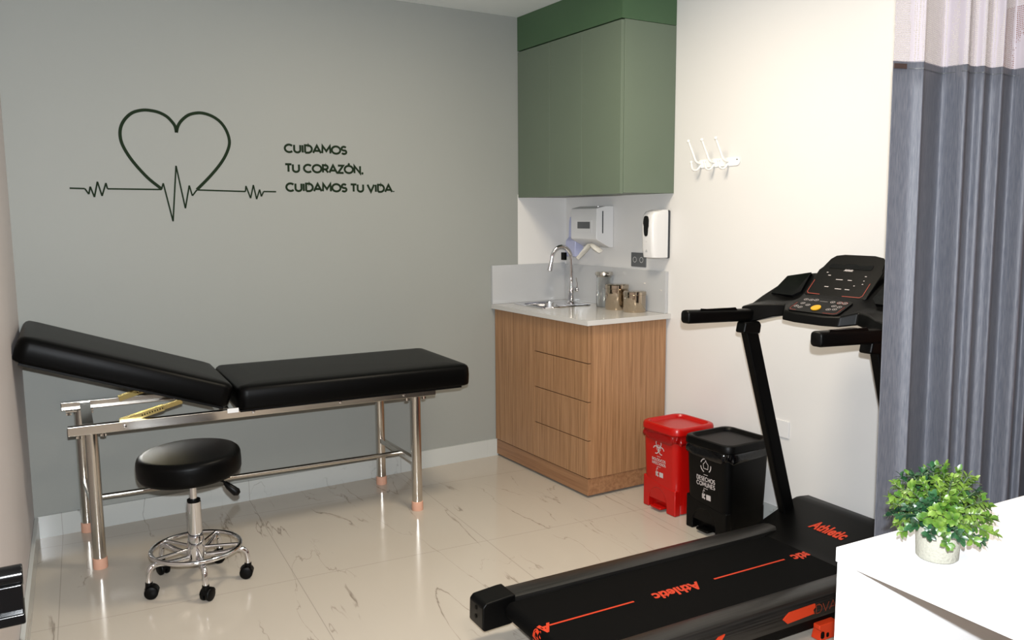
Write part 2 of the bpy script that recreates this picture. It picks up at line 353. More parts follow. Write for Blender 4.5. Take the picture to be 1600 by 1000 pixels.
# open entrance door folded back along the left wall, its black handle just reaching into view
bm = B_(); box(bm, -.11, -.07, .35, 1.14, .01, 2.05); d = struct('door_2', bm, 'left', bevel=.003)
bm = B_()
box(bm, -.069, -.0085, .995, 1.035, .988, 1.024); dh = finish('door_handle', bm, 'gloss', d, bevel=.002)
bm = B_(); tube(bm, [(-.069, 1.008, 1.030), (-.0075, 1.008, 1.030)], .0115, 20); finish('handle_bar', bm, 'gloss', dh, smooth=40, bevel=.0015)
bm = B_(); box(bm, -.069, -.0080, .988, 1.036, .982, .994); finish('handle_foot', bm, 'gloss', dh, bevel=.002)

# ------------------------------------------------------------------ heart decal and slogan on the grey wall
def proj_wall(px, py, off=.0012):
    d = fw+r2*((px-800)/F)+u2*((500-py)/F); a = Vector((0, 4.136, 0)); n = Vector((.016, -1, 0)).normalized()
    o = Vector((0, 0, CAMZ)); t_ = (a-o).dot(n)/d.dot(n); return o+d*t_
def W3(x, z): return Vector((x, wy(x)-.0012, z))
def cw(cx, cy):
    p = proj_wall(80+cx/2.857, 140+cy/2.857); return (p.x, p.z)
def spline(P, n=6):
    P = [Vector(p) for p in P]; out = []
    for i in range(len(P)-1):
        p0 = P[max(i-1, 0)]; p1 = P[i]; p2 = P[i+1]; p3 = P[min(i+2, len(P)-1)]
        for k in range(n):
            t_ = k/n; out.append(tuple(.5*((2*p1)+(-p0+p2)*t_+(2*p0-5*p1+4*p2-p3)*t_*t_+(-p0+3*p1-3*p2+p3)*t_**3)))
    out.append(tuple(P[-1])); return out
hd = empty('heart_decal', W3(.75, 1.6), 0, 'dark green line heart with a heartbeat trace drawn across the grey wall', 'wall decal')
hd.location = (0, 0, 0)
bm = B_()
l1 = [(559, 192), (553, 165), (540, 145), (515, 120), (480, 102), (440, 93), (405, 92), (365, 102), (335, 125), (315, 155), (307, 190), (312, 230), (330, 270), (360, 315), (400, 362), (440, 402), (495, 445)]
l2 = [(559, 192), (565, 165), (580, 140), (610, 115), (645, 105), (680, 106), (720, 120), (755, 145), (780, 180), (794, 220), (793, 255), (775, 300), (745, 345), (700, 397), (650, 447)]
for L in (l1, l2): ribbon(bm, [cw(*p) for p in spline(L, 4)], .0140, W3)
finish('heart_outline', bm, 'decal', hd)
bm = B_()
ec = [(82, 440), (150, 442), (168, 467), (174, 433), (193, 480), (206, 411), (227, 475), (244, 417), (251, 443), (492, 446), (500, 418), (544, 588), (557, 340), (599, 530), (616, 428), (630, 474), (650, 448), (867, 455), (869, 430), (890, 485), (902, 426), (917, 489), (930, 446), (938, 477), (948, 455), (1004, 456)]
for a, b_ in zip(ec, ec[1:]): ribbon(bm, [cw(*a), cw(*b_)], .0068, lambda x, z: Vector((x, wy(x)-.0016, z)))
finish('heartbeat_line', bm, 'decal', hd)
tx = empty('wall_lettering', (0, 0, 0), 0, 'dark green slogan in three lines of capitals beside the heart', 'lettering')
for s, (lx, lt, lb, rx) in {'CUIDAMOS': (1040, 240, 283, 1320), 'TU CORAZÓN,': (1043, 328, 371, 1394), 'CUIDAMOS TU VIDA.': (1047, 414, 457, 1533)}.items():
    x0, zt = cw(lx, lt); _, zb = cw(lx, lb); xr, _ = cw(rx, lb)
    bm = B_(); stroke_text(bm, s, x0, zb, xr-x0, zt-zb, W3, .225)
    finish('text_line', bm, 'decal', tx)

# ------------------------------------------------------------------ green wall cabinet
GX = 2.575; GY = 3.228
wc = empty('wall_cabinet', (GX, GY, 1.516), 0, 'sage green three-door wall cabinet above the sink', 'cabinet')
def L(o, b): return tuple(b)
def local(bm, root):
    bmesh.ops.translate(bm, verts=bm.verts, vec=-Vector(root.location))
def lbox(name, m, dims, root, bevel=0):
    bm = B_(); box(bm, *dims); local(bm, root); return finish(name, bm, m, root, bevel=bevel)
yb = wy(2.6)-.001
lbox('body', 'green', (GX+.02, WX-.001, GY, yb, 1.516, 2.335), wc, .0015)
ys = [GY+.001, 3.548, 3.846, yb-.004]
for a, b_ in zip(ys, ys[1:]): lbox('door', 'green', (GX, GX+.0185, a+.0015, b_-.0015, 1.512, 2.330), wc, .001)
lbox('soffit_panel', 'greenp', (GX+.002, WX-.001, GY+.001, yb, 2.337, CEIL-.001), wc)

# ------------------------------------------------------------------ oak base cabinet
BX = 2.409; BY = 3.257
bc = empty('base_cabinet', (BX, BY, 0), 0, 'light oak floor cabinet with four drawers beneath the sink counter', 'cabinet')
bm = B_()
for d_ in ((BX+.02, WX-.012, BY, BY+.018, .1, .874), (BX+.02, WX-.012, 4.154, 4.172, .1, .874), (WX-.03, WX-.012, BY+.018, 4.154, .1, .874), (BX+.02, WX-.03, BY+.018, 4.154, .1, .118)): box(bm, *d_)
local(bm, bc); finish('body', bm, 'oak', bc)
lbox('plinth', 'oakh', (BX+.004, WX-.014, BY+.003, 4.170, .012, .098), bc, .001)
lbox('levelling_foot', 'mattblack', (BX+.03, BX+.06, BY+.03, BY+.06, 0, .012), bc)
lbox('levelling_foot', 'mattblack', (BX+.03, BX+.06, 4.05, 4.08, 0, .012), bc)
lbox('door', 'oak', (BX, BX+.0185, 3.7465, 4.168, .103, .871), bc, .001)
zs = [.101, .294, .490, .684, .873]
for a, b_ in zip(zs, zs[1:]): lbox('drawer', 'oak', (BX, BX+.0185, BY+.001, 3.7435, a+.0022, b_-.0022), bc, .001)

# counter, with a hole for the sink
SX0, SX1, SY0, SY1 = 2.50, 2.835, 3.80, 4.115
ct = empty('countertop', (2.39, 3.235, .876), 0, 'pale grey stone worktop with upstands on top of the oak cabinet', 'countertop')
bm = B_()
cx0, cx1, cy0, cy1 = 2.388, WX-.001, 3.235, 4.172
hx0, hx1, hy0, hy1 = SX0+.02, SX1-.075, SY0+.02, SY1-.02
for d in ((cx0, hx0, cy0, cy1), (hx1, cx1, cy0, cy1), (hx0, hx1, cy0, hy0), (hx0, hx1, hy1, cy1)): box(bm, *d, .876, .901)
local(bm, ct); finish('slab', bm, 'counter', ct)
bm = B_(); prism(bm, [(cx0, wy(cx0)-.018), (WX-.02, wy(WX)-.018), (WX-.02, wy(WX)-.001), (cx0, wy(cx0)-.001)], .9015, 1.125, 'z'); local(bm, ct); finish('upstand', bm, 'splash', ct, bevel=.001)
lbox('upstand', 'splash', (WX-.02, WX-.001, 3.258, 4.16, .9015, 1.118), ct, .001)

# sink: rim, bowl and waste
sk = empty('sink', (SX0, SY0, .9015), 0, 'small square stainless steel sink set into the worktop corner', 'sink')
bm = B_()
outer = rrect(SX0, SX1, SY0, SY1, .02); inner = rrect(hx0+.01, hx1-.005, hy0+.005, hy1-.005, .05)
zz = .9025
def zl(p, z): return [(a, b_, z) for a, b_ in p]
def shrink(p, k):
    cxm = sum(a for a, _ in p)/len(p); cym = sum(b_ for _, b_ in p)/len(p); return [(cxm+(a-cxm)*k, cym+(b_-cym)*k) for a, b_ in p]
loft(bm, [zl(outer, .9015), zl(shrink(outer, .995), zz+.004), zl(shrink(outer, .965), zz+.0035), zl(inner, zz+.0005), zl(shrink(inner, .96), zz-.012), zl(shrink(inner, .88), .78), zl(shrink(inner, .7), .765), zl(shrink(inner, .1), .76)], cap=False)
local(bm, sk); finish('bowl', bm, 'chrome', sk, smooth=60)
bm = B_(); lathe(bm, [(0, .7665), (.02, .7665), (.034, .768), (.036, .7625), (0, .7625)][::-1], ((hx0+hx1)/2, (hy0+hy1)/2, 0)); local(bm, sk); finish('drain', bm, 'steel', sk, smooth=40)

# faucet
FX, FY = 2.8, 3.96
fa = empty('faucet', (2.80, 3.955, .905), 0, 'tall chrome gooseneck tap standing behind the sink bowl', 'faucet')
bm = B_(); lathe(bm, [(.0, 0), (.026, 0), (.026, .006), (.02, .012), (.0185, .05), (.021, .055), (.021, .085), (.013, .095), (.0115, .15), (0, .15)])
finish('base', bm, 'chrome', fa, smooth=40)
bm = B_(); pts = [(0, 0, .09), (0, 0, .17), (0, 0, .248)]
R_ = .060
pts += [(-R_+R_*cos(a), 0, .248+1.3*R_*sin(a)) for a in [radians(15*i) for i in range(1, 13)]]
pts += [(-2*R_-.004, 0, .232), (-2*R_-.008, 0, .215)]
tube(bm, pts, .0115, 16); tube(bm, [(-2*R_-.006, 0, .225), (-2*R_-.012, 0, .19)], [.0145, .0155], 16)
finish('spout', bm, 'chrome', fa, smooth=50, rot=(0, 0, radians(-16)))
bm = B_(); tube(bm, [(.0, 0, .07), (.03, -.008, .075)], [.014, .012]); sphere(bm, (.034, -.009, .076), .0145); tube(bm, [(.034, -.009, .08), (.036, -.010, .11), (.028, -.008, .145)], [.005, .004, .003], 10)
finish('handle', bm, 'chrome', fa, smooth=50)

# canisters and jar
def canister(x, y, r, h, label):
    c = empty('steel_canister', (x, y, .9012), 0, label, 'canister', 'steel canisters on the worktop')
    bm = B_(); lathe(bm, [(0, 0), (r*.95, 0), (r, .004), (r, h*.82), (r*1.0, h*.82), (0, h*.82)], seg=40); finish('pot', bm, 'canister', c, smooth=40)
    bm = B_(); lathe(bm, [(r+.001, h*.80), (r+.0045, h*.81), (r+.0045, h*.815), (r+.002, h*.825), (r+.002, h*.95), (r*.97, h*.975), (r*.8, h*.97), (r*.78, h*.985), (0, h*.99)], seg=40); finish('lid', bm, 'canister', c, smooth=40)
    return c
canister(2.822, 3.560, .063, .140, 'taller steel canister with lid, beside the glass jar')
canister(2.826, 3.415, .060, .112, 'shorter lidded steel canister near the end of the worktop')
j = empty('glass_jar', (2.846, 3.705, .9012), 0, 'clear glass storage jar with steel lid behind the canisters', 'jar')
bm = B_(); lathe(bm, [(0, 0), (.040, 0), (.042, .003), (.042, .165), (.0395, .167), (.0395, .006), (0, .005)], seg=36); finish('glass', bm, 'glass', j, smooth=50)
bm = B_(); lathe(bm, [(0, .168), (.040, .168), (.042, .172), (.050, .178), (.050, .190), (.046, .195), (0, .197)], seg=36); finish('lid', bm, 'steel', j, smooth=40)

# ------------------------------------------------------------------ dispensers on the wall
pt = empty('towel_dispenser', (WX, 3.716, 1.227), 0, 'white boxy paper towel dispenser with a small window', 'dispenser')
bm = B_()
pr = [(WX-.001, 1.227), (WX-.03, 1.229), (2.805, 1.272), (2.800, 1.278), (2.800, 1.440), (2.804, 1.447), (2.86, 1.459), (WX-.001, 1.459)]
A = prism(bm, [(a, b_) for a, b_ in pr], 3.716, 3.96, 'y'); local(bm, pt); finish('case', bm, 'wplastic', pt, bevel=.004, seg=3)
def lb(name, m, dims, root, bevel=0): return lbox(name, m, dims, root, bevel)
lb('window_frame', 'wplastic', (2.7985, 2.8005, 3.757, 3.925, 1.312, 1.382), pt, .0008)
wnd = lb('view_window', 'greyp', (2.7975, 2.7995, 3.775, 3.893, 1.334, 1.372), pt, .0005)
bm = B_(); prism(bm, rrect(2.839, 2.846, 1.308, 1.432, .0034, 4), 3.7148, 3.7165, 'y'); local(bm, pt); finish('side_slot', bm, 'dgrey', pt)
bm = B_(); lathe(bm, [(.006, 0), (.006, .004), (0, .006)], (2.83, 3.74, 1.453)); local(bm, pt); finish('lock', bm, 'chrome', pt, smooth=40)
bm = B_()   # crumpled end of the towel hanging out
sec = []
for i in range(13):
    s = i/12; yy = 3.735+s*.19; zz_ = 1.212+.040*sin(pi*min(1, s*1.05))-.045*s*s; xx = 2.835-.01*sin(7*s)
    wd = .018+.006*sin(9*s+1); th = .0095+.003*sin(13*s)
    sec.append([(xx+wd*cos(a), yy, zz_+th*sin(a)*(1+.3*sin(3*a+i))) for a in [2*pi*k/12 for k in range(12)]])
loft(bm, sec); local(bm, pt); finish('paper_towel', bm, 'paper', pt, smooth=60)
sd = empty('soap_dispenser', (WX, 4.02, 1.17), 0, 'lavender plastic soap dispenser in the corner behind the towel box', 'dispenser')
bm = B_(); prism(bm, [(WX-.001, 1.165), (2.862, 1.165), (2.855, 1.18), (2.86, 1.26), (2.880, 1.28), (2.884, 1.375), (2.89, 1.40), (WX-.001, 1.40)], 4.0, 4.10, 'y'); local(bm, sd); finish('case', bm, 'lav', sd, bevel=.006, seg=3)
lb('push_button', 'mattblack', (2.838, 2.856, 4.08, 4.115, 1.145, 1.19), sd, .002)
sn = empty('sanitizer_dispenser', (WX, 3.25, 1.19), 0, 'white rounded automatic hand sanitizer dispenser with dark oval window', 'dispenser')
lb('back_plate', 'dgrey', (2.902, WX-.001, 3.2475, 3.348, 1.186, 1.432), sn, .006)
bm = B_()
L_ = []
for z, k, xf in ((1.188, .92, 2.835), (1.192, 1, 2.813), (1.23, 1, 2.806), (1.36, 1, 2.800), (1.405, 1, 2.806), (1.425, .98, 2.822), (1.434, .93, 2.86)):
    h_ = .049*k; P_ = [(2.903, 3.2975-h_), (2.903, 3.2975+h_)]
    P_ += [(xf+.03*(1-cos(radians(a))) if False else xf+.032-.032*sin(radians(a)), 3.2975+h_-.022+.022*cos(radians(a))) for a in range(0, 91, 15)]
    P_ += [(xf+.032-.032*sin(radians(a)), 3.2975-h_+.022-.022*cos(radians(a))) for a in range(90, -1, -15)]
    L_.append([(a, b_, z) for a, b_ in P_])
loft(bm, L_); local(bm, sn); finish('cover', bm, 'wplastic', sn, smooth=35, bevel=.002)
bm = B_(); ov = []
for i in range(24):
    a = 2*pi*i/24; zq = 1.352+.052*sin(a)*1.0; wq = .0215 if sin(a) > 0 else .0165; ov.append((3.3+(wq if cos(a) > 0 else -wq)*abs(cos(a))**.6, zq if abs(sin(a)) < 2 else zq))
prism(bm, ov, 2.7985, 2.803, 'x'); local(bm, sn); finish('view_window', bm, 'gloss', sn)
bm = B_(); lathe(bm, [(.0, -.001), (.003, 0), (0, .001)], (2.8045, 3.30, 1.272)); local(bm, sn); finish('sensor_light', bm, 'dgrey', sn)
bm = B_(); to3 = lambda y, z: Vector((2.8045, y, z))
ribbon(bm, [(3.294, 1.222), (3.300, 1.232), (3.306, 1.222)], .0012, to3, True); local(bm, sn); finish('warning_mark', bm, 'dgrey', sn)
so = empty('power_outlet', (WX, 3.49, 1.17), 0, 'grey wall socket half behind the sanitizer dispenser', 'outlet')
lb('face_plate', 'greyp', (WX-.008, WX, 3.433, 3.552, 1.131, 1.207), so, .002)
for yc in (3.465, 3.52):
    bm = B_(); ribbon(bm, [(yc+.014*cos(2*pi*k/16), 1.169+.014*sin(2*pi*k/16)) for k in range(16)], .002, lambda y, z: Vector((WX-.0086, y, z)), True)
    local(bm, so); finish('socket_ring', bm, 'wplastic', so)
ws = empty('wall_socket', (WX, 2.49, .45), 0, 'white cover plate low on the white wall behind the treadmill post', 'outlet')
lb('face_plate', 'wplastic', (WX-.007, WX, 2.45, 2.57, .418, .495), ws, .002)

# coat hooks
hk = empty('coat_rack', (WX, 2.91, 1.65), 0, 'small white coat rack with three double hooks on the white wall', 'coat hooks')
bm = B_(); prism(bm, rrect(2.785, 3.055, 1.632, 1.672, .019, 6), WX-.006, WX-.0005, 'x'); 
bm2 = bm; local(bm, hk); finish('back_plate', bm, 'wenamel', hk, bevel=.002)
bm = B_(); lathe(bm, [(0, 0), (.0035, 0), (.003, .0015), (0, .002)], (0, 0, 0), 12, Matrix.Rotation(-pi/2, 3, 'Y')); bmesh.ops.translate(bm, verts=bm.verts, vec=(WX-.006, 2.80, 1.66)); local(bm, hk); finish('screw', bm, 'dgrey', hk)
for yy in (3.035, 2.945, 2.855):
    bm = B_(); x_ = WX-.006
    up_p = spline([(x_, yy, 1.655), (x_-.03, yy, 1.662), (x_-.052, yy, 1.70), (x_-.082, yy, 1.755)], 5)
    tube(bm, up_p, [.0065-.002*i/len(up_p) for i in range(len(up_p))], 10); sphere(bm, (x_-.083, yy, 1.757), .0075)
    dn = spline([(x_, yy, 1.645), (x_-.025, yy, 1.622), (x_-.052, yy, 1.625), (x_-.062, yy, 1.655)], 5)
    tube(bm, dn, .005, 10); sphere(bm, (x_-.062, yy, 1.658), .0072)
    local(bm, hk); finish('hook', bm, 'wenamel', hk, smooth=60)

# ------------------------------------------------------------------ pedal bins
def bin_(name_, loc, sx, sy, h, m, bag, label, words, icon, rz=0):
    """front faces -X (local), origin at the centre of the floor print"""
    e = empty('pedal_bin', loc, rz, label, 'bin')
    hb = h-.036; bm = B_()
    w0, d0 = sx*.425, sy*.43; w1, d1 = sx*.465, sy*.465
    def lp(k, z, n=5):
        a = w0+(w1-w0)*k; b_ = d0+(d1-d0)*k; return [(x, y, z) for x, y in rrect(-a, a, -b_, b_, .035, n)]
    R = loft(bm, [lp(0, .05), lp(.3, .15), lp(1, hb)], cap=True)
    finish('body', bm, m, e, smooth=50)
    # skirt with the arched pedal recess, front feet either side
    bm = B_(); a = w0-.001; b_ = d0+.001; arch = [(-b_, 0), (-b_, .125)]
    arch += [(-b_+2*b_*i/12, .125+.03*(i/12)**1.5+.0) for i in range(1, 12)]
    arch += [(b_, .155), (b_, .0), (b_*.66, 0), (b_*.66, .02)]
    arch += [(b_*.10+b_*.56*cos(radians(q)), .03+.078*sin(radians(q))) for q in range(0, 181, 20)]
    arch += [(-b_*.46, .02), (-b_*.46, 0)]
    prism(bm, arch, -a-.005, -a+.03, 'x')
    loft(bm, [[(x, y, z) for x, y in rrect(-a+.027, a+.001, -b_-.001, b_+.001, .026)] for z in (.003, .128)])
    finish('base_skirt', bm, m, e, bevel=.006)
    bm = B_(); prism(bm, rrect(-a-.022, -a+.06, -.03, .045, .01), .012, .022, 'z'); finish('pedal', bm, m, e, bevel=.003)
    # bag cuff, wavy
    bm = B_(); loops = []
    for i, (k, z) in enumerate(((1.02, hb-.002), (1.04, hb-.012), (1.06, hb-.030), (1.04, hb-.045), (1.0, hb-.036))):
        q = []
        for n_, (x, y) in enumerate(rrect(-w1*k, w1*k, -d1*k, d1*k, .04, 8)):
            wv = .006*sin(n_*1.7+i)*(i > 0)+.004*sin(n_*3.1+2*i); dz = .008*sin(n_*.9+1)*(i > 1)
            q.append((x*(1+wv/w1), y*(1+wv/d1), z+dz))
        loops.append(q)
    loft(bm, loops, cap=False); o = finish('bin_bag', bm, bag, e, smooth=70)
    sdm = o.modifiers.new('sub', 'SUBSURF'); sdm.levels = 1; sdm.render_levels = 1
    bm = B_(); a1, b1 = sx/2, sy/2
    def rl(k, z, r=.045): return [(x, y, z) for x, y in rrect(-a1*k, a1*k, -b1*k, b1*k, r, 7)]
    loft(bm, [rl(.96, hb-.004), rl(1, hb+.003), rl(1, h-.014), rl(.975, h-.004), rl(.93, h), rl(.86, h-.001), rl(.82, h-.010), rl(.79, h-.015, .03), rl(.74, h-.015, .03)])
    finish('lid', bm, m, e, smooth=35)
    # printed label on the front
    xf = lambda z: -(w0+(w1-w0)*(.3 if z < .15 else .3+.7*(z-.15)/(hb-.15)))-.0012
    to3 = lambda y, z: Vector((xf(z), -y, z))      # text runs towards -y
    bm = B_(); S = sy/.25; z1 = .312*h/.43; w_ = .0042*S
    if icon == 'bio':
        for q in (90, 210, 330):
            cx_, cz_ = .0225*cos(radians(q)), .0225*sin(radians(q))
            ribbon(bm, [(cx_+.018*cos(radians(g_)), z1+cz_+.018*sin(radians(g_))) for g_ in range(q+42, q+319, 16)], w_*1.1, to3)
        ribbon(bm, [(.0145*cos(radians(g_)), z1+.0145*sin(radians(g_))) for g_ in range(0, 360, 20)], w_*.6, to3, True)
    else:
        for q0 in (100, 190, 310): ribbon(bm, [(.031*cos(radians(g_)), z1+.031*sin(radians(g_))) for g_ in range(q0, q0+72, 12)], w_, to3)
        ribbon(bm, [(-.012, z1-.014), (-.015, z1+.006), (-.005, z1+.014), (0, z1+.024), (.006, z1+.014), (.015, z1+.006), (.013, z1-.014)], w_*.55, to3, True)
    zt = z1-.042
    ribbon(bm, [(-.013, zt), (.013, zt)], .0022, to3)
    hh = .0185*S if icon != 'bio' else .014*S; ww = .112 if icon != 'bio' else .095
    for i, s in enumerate(words): stroke_text(bm, s, -ww/2, zt-.006-(i+1)*(hh+.0035), ww, hh, to3, .17, .14)
    zq = zt-.014-2*(hh+.0035); ribbon(bm, [(-.013, zq), (.013, zq)], .0022, to3)
    # maker's mark: arrow house with K and a small block of letters
    zk = zq-.048; ribbon(bm, [(-.016, zk+.018), (-.016, zk+.034), (-.011, zk+.042), (-.006, zk+.034)], .0026, to3)
    stroke_text(bm, 'K', -.021, zk-.004, .018, .03, to3, .28)
    ribbon(bm, [(.003, zk+.011), (.03, zk+.011)], .024, to3)
    finish('printed_label', bm, 'print', e)
    return e
bin_('red', (2.712, 2.94, 0), .262, .262, .425, 'red', 'redbag', 'red plastic pedal bin with white biohazard print', ['BIOLÓGICOS', 'INFECCIOSOS'], 'bio')
bin_('black', (2.700, 2.605, 0), .285, .285, .43, 'plastic', 'blackbag', 'black plastic pedal bin printed for common waste, beside the red one', ['DESECHOS', 'COMUNES'], 'bag')

# ------------------------------------------------------------------ examination couch
bed = empty('examination_couch', (.243, 3.619, 0), radians(-3), 'black padded examination couch with raised head and steel legs', 'couch')
def legp(u_, v_):
    bm = B_(); tube(bm, [(u_, v_, .03), (u_, v_, .566)], .0245, 24); lg = finish('leg', bm, 'steel', bed, smooth=40)
    bm = B_(); lathe(bm, [(0, 0), (.027, 0), (.028, .004), (.0275, .042), (.025, .044), (0, .044)], (u_, v_, 0), 24); f = finish('rubber_foot', bm, 'rubber', lg, smooth=40)
legs = [(0.0, .025), (-.033, .495), (1.38, .025), (1.36, .485)]
for q in legs: legp(*q)
for v0, v1, a, b_, nm in ((-.032, .0, -.082, 1.462, 'front'), (.478, .508, -.105, 1.44, 'far')):
    bm = B_(); t_ = .003    # C-section rail, open towards the middle
    y0, y1 = (v0, v1); s = 1 if nm == 'front' else -1
    yo = y0 if s > 0 else y1
    prof = [(yo, .567), (yo+s*.03, .567), (yo+s*.03, .573), (yo+s*t_, .571), (yo+s*t_, .600), (yo+s*.03, .598), (yo+s*.03, .604), (yo, .604)]
    prism(bm, prof, a, b_, 'x'); finish('side_rail', bm, 'steel', bed, bevel=.002)
for (u_, v_) in legs:     # flanges with bolts on the leg heads
    bm = B_(); box(bm, u_-.055, u_+.055, v_-.022, v_+.022, .559, .566); lbk = finish('leg_bracket', bm, 'steel', bed)
    for s in (-1, 1):
        bm = B_(); tube(bm, [(u_+s*.043, v_, .542), (u_+s*.043, v_, .560)], .006, 8); box(bm, u_+s*.043-.011, u_+s*.043+.011, v_-.002, v_+.002, .543, .551); finish('wing_bolt', bm, 'steel', lbk)
for a, b_, y_ in ((1.345, 1.385, .49), (-.03, .01, .49), (.49, .53, .47)):
    bm = B_(); box(bm, a, b_, .03, y_, .568, .60); finish('cross_bar', bm, 'steel', bed)
bm = B_(); tube(bm, [(-.015, .255, .225), (1.37, .255, .225)], .0115, 16); finish('stretcher', bm, 'steel', bed, smooth=40)
for a, b_ in ((legs[0], legs[1]), (legs[2], legs[3])):
    bm = B_(); x0, y0 = a; x1, y1 = b_; box(bm, -.011, .011, .0, 1, -.013, .013)
    for v in bm.verts: k = v.co.y; v.co = Vector((x0+(x1-x0)*k+v.co.x, y0+.02+(y1-y0-.04)*k, .24+v.co.z))
    finish('end_stretcher', bm, 'steel', bed, bevel=.002)
def cushion(name, u0, u1, v0, v1, th, r=.045):
    """padded slab lying from z=0 to th, rounded"""
    bm = B_(); n = 6
    def lp(inset, z): return [(x, y, z) for x, y in rrect(u0+inset, u1-inset, v0+inset, v1-inset, max(.004, r-inset), n)]
    loft(bm, [lp(.012, 0), lp(.003, .004), lp(0, .012), lp(-.002, th*.5), lp(0, th-.02), lp(.006, th-.008), lp(.016, th-.001), lp(.05, th+.003), lp(.1, th+.005)])
    return bm
bm = cushion('seat', .0, 1.078, -.082, .54, .100)
sc_ = finish('seat_cushion', bm, 'vinyl', bed, smooth=60, loc=(.55, 0, .606))
bx('base_board', 'plastic', (.01, 1.03, -.07, .525, -.008, .0), sc_)
bm = cushion('head', -.806, .0, -.082, .54, .098)
hc = finish('head_cushion', bm, 'vinyl', bed, smooth=60, loc=(.512, 0, .622), rot=(0, radians(19.2), 0))
bx('base_board', 'plastic', (-.78, -.02, -.07, .525, -.010, -.001), hc)
bx('hinge_cap', 'wplastic', (.505, .55, -.088, -.083, .603, .622), bed, .001)
for vv, u0, u1, z0, z1 in ((.004, .11, .325, .598, .652), (.46, .13, .335, .604, .662)):
    bm = B_(); d = Vector((u1-u0, 0, z1-z0)); n_ = Vector((-d.z, 0, d.x)).normalized()*.0125
    def strip(a, b_, off, th):
        A = Vector((u0, 0, z0))+d*a; Bq = Vector((u0, 0, z0))+d*b_; nn = n_*th
        prism(bm, [(A.x-nn.x, A.z-nn.z), (Bq.x-nn.x, Bq.z-nn.z), (Bq.x+nn.x, Bq.z+nn.z), (A.x+nn.x, A.z+nn.z)], vv+off, vv+off+.003, 'y')
    strip(-.02, .75, -.01, 1.0); strip(-.02, .75, .01, 1.0); strip(.25, 1.08, -.005, .8); strip(.25, 1.08, .006, .8)
    o = finish('backrest_ratchet', bm, 'brass', bed, bevel=.001)
    bm = B_()
    for k in range(9):
        p = Vector((u0, 0, z0))+d*(.36+.045*k); box(bm, p.x-.0022, p.x+.0022, vv-.0108, vv-.0098, p.z-.003, p.z+.003)
    finish('ratchet_teeth', bm, 'mattblack', o)
for (u_, z_) in ((.12, .586), (.62, .585), (1.0, .585), (1.3, .585)):
    bm = B_(); lathe(bm, [(0, 0), (.007, 0), (.006, .003), (0, .005)], (u_, -.0325, z_), 12, Matrix.Rotation(pi/2, 3, 'X')); finish('rail_bolt', bm, 'chrome', bed, smooth=40)

# ------------------------------------------------------------------ rolling stool
st = empty('rolling_stool', (.555, 3.29, 0), 0, 'round black swivel stool on a chrome five-wheel base', 'stool')
bm = B_(); r = .188
lathe(bm, [(0, .0), (r-.02, .0), (r-.006, .005), (r, .018), (r+.001, .045), (r, .072), (r-.004, .083), (r-.012, .0895), (r-.022, .0925), (r-.026, .093), (r-.03, .0932), (r-.06, .094), (r*.4, .0955), (0, .096)], seg=56)
o = finish('seat', bm, 'vinyl', st, smooth=50, loc=(-.006, 0, .434), rot=(radians(1.2), radians(-2.0), 0))
bm = B_(); lathe(bm, [(0, .405), (.06, .405), (.065, .43), (0, .43)]); finish('seat_plate', bm, 'mattblack', st, smooth=40)
bm = B_(); lathe(bm, [(0, .3), (.0125, .3), (.0125, .41), (0, .41)]); finish('piston', bm, 'chrome', st, smooth=40)
bm = B_(); lathe(bm, [(0, .16), (.026, .16), (.026, .325), (.024, .327), (0, .327)]); finish('column', bm, 'chrome', st, smooth=40)
bm = B_(); lathe(bm, [(0, .327), (.0245, .327), (.0245, .335), (.0135, .337), (0, .337)]); finish('column_collar', bm, 'mattblack', st, smooth=40)
bm = B_(); lathe(bm, [(0, .085), (.03, .085), (.036, .1), (.034, .15), (.028, .19), (0, .19)]); finish('hub', bm, 'chrome', st, smooth=40)
bm = B_(); tube(bm, [(.163*cos(2*pi*k/48), .163*sin(2*pi*k/48), .142) for k in range(48)], .0085, 12, closed=True)
fr = finish('foot_ring', bm, 'chrome', st, smooth=60)
for q in (196, 268, 340, 52, 124):
    a = radians(q); c_, s_ = cos(a), sin(a)
    bm = B_(); tube(bm, [(.03*c_, .03*s_, .142), (.16*c_, .16*s_, .142)], .006, 10); finish('spoke', bm, 'chrome', st, smooth=60)
    bm = B_(); P_ = spline([(.03, .108), (.10, .112), (.155, .122), (.18, .112), (.188, .085), (.189, .06)], 5)
    tube(bm, [(p[0]*c_, p[0]*s_, p[1]) for p in P_], .0105, 12); finish('leg', bm, 'chrome', st, smooth=60)
    # twin-wheel caster
    bm = B_(); rot = q+random.uniform(30, 120); ra = radians(rot); wx, wyy = cos(ra), sin(ra); cx_, cy_ = .19*c_-.008*wyy, .19*s_+.008*wx
    Rm = Matrix.Rotation(ra, 3, 'Z') @ Matrix.Rotation(pi/2, 3, 'Y')
    for off in (-.0195, .0045):
        lathe(bm, [(0, 0), (.02, 0), (.0245, .003), (.025, .0075), (.0245, .012), (.02, .015), (0, .015)], (cx_+wx*off, cy_+wyy*off, .025), 22, Rm)
    lathe(bm, [(0, .026), (.012, .026), (.014, .04), (.013, .062), (0, .064)], (.189*c_, .189*s_, 0), 14)
    hood = []
    for k in range(9):
        aa = radians(10+k*20); hood.append((cos(aa)*.0275, sin(aa)*.0275))
    Hs = [[bm.verts.new(Vector((cx_+wx*o_-wyy*h_[0], cy_+wyy*o_+wx*h_[0], .025+h_[1]))) for h_ in hood] for o_ in (-.016, .016)]
    for k in range(8): bm.faces.new([Hs[0][k], Hs[0][k+1], Hs[1][k+1], Hs[1][k]])
    finish('caster', bm, 'plastic', st, smooth=50)
bm = B_(); tube(bm, [(.04, -.02, .418), (.10, -.06, .405), (.118, -.075, .385)], .0045, 8)
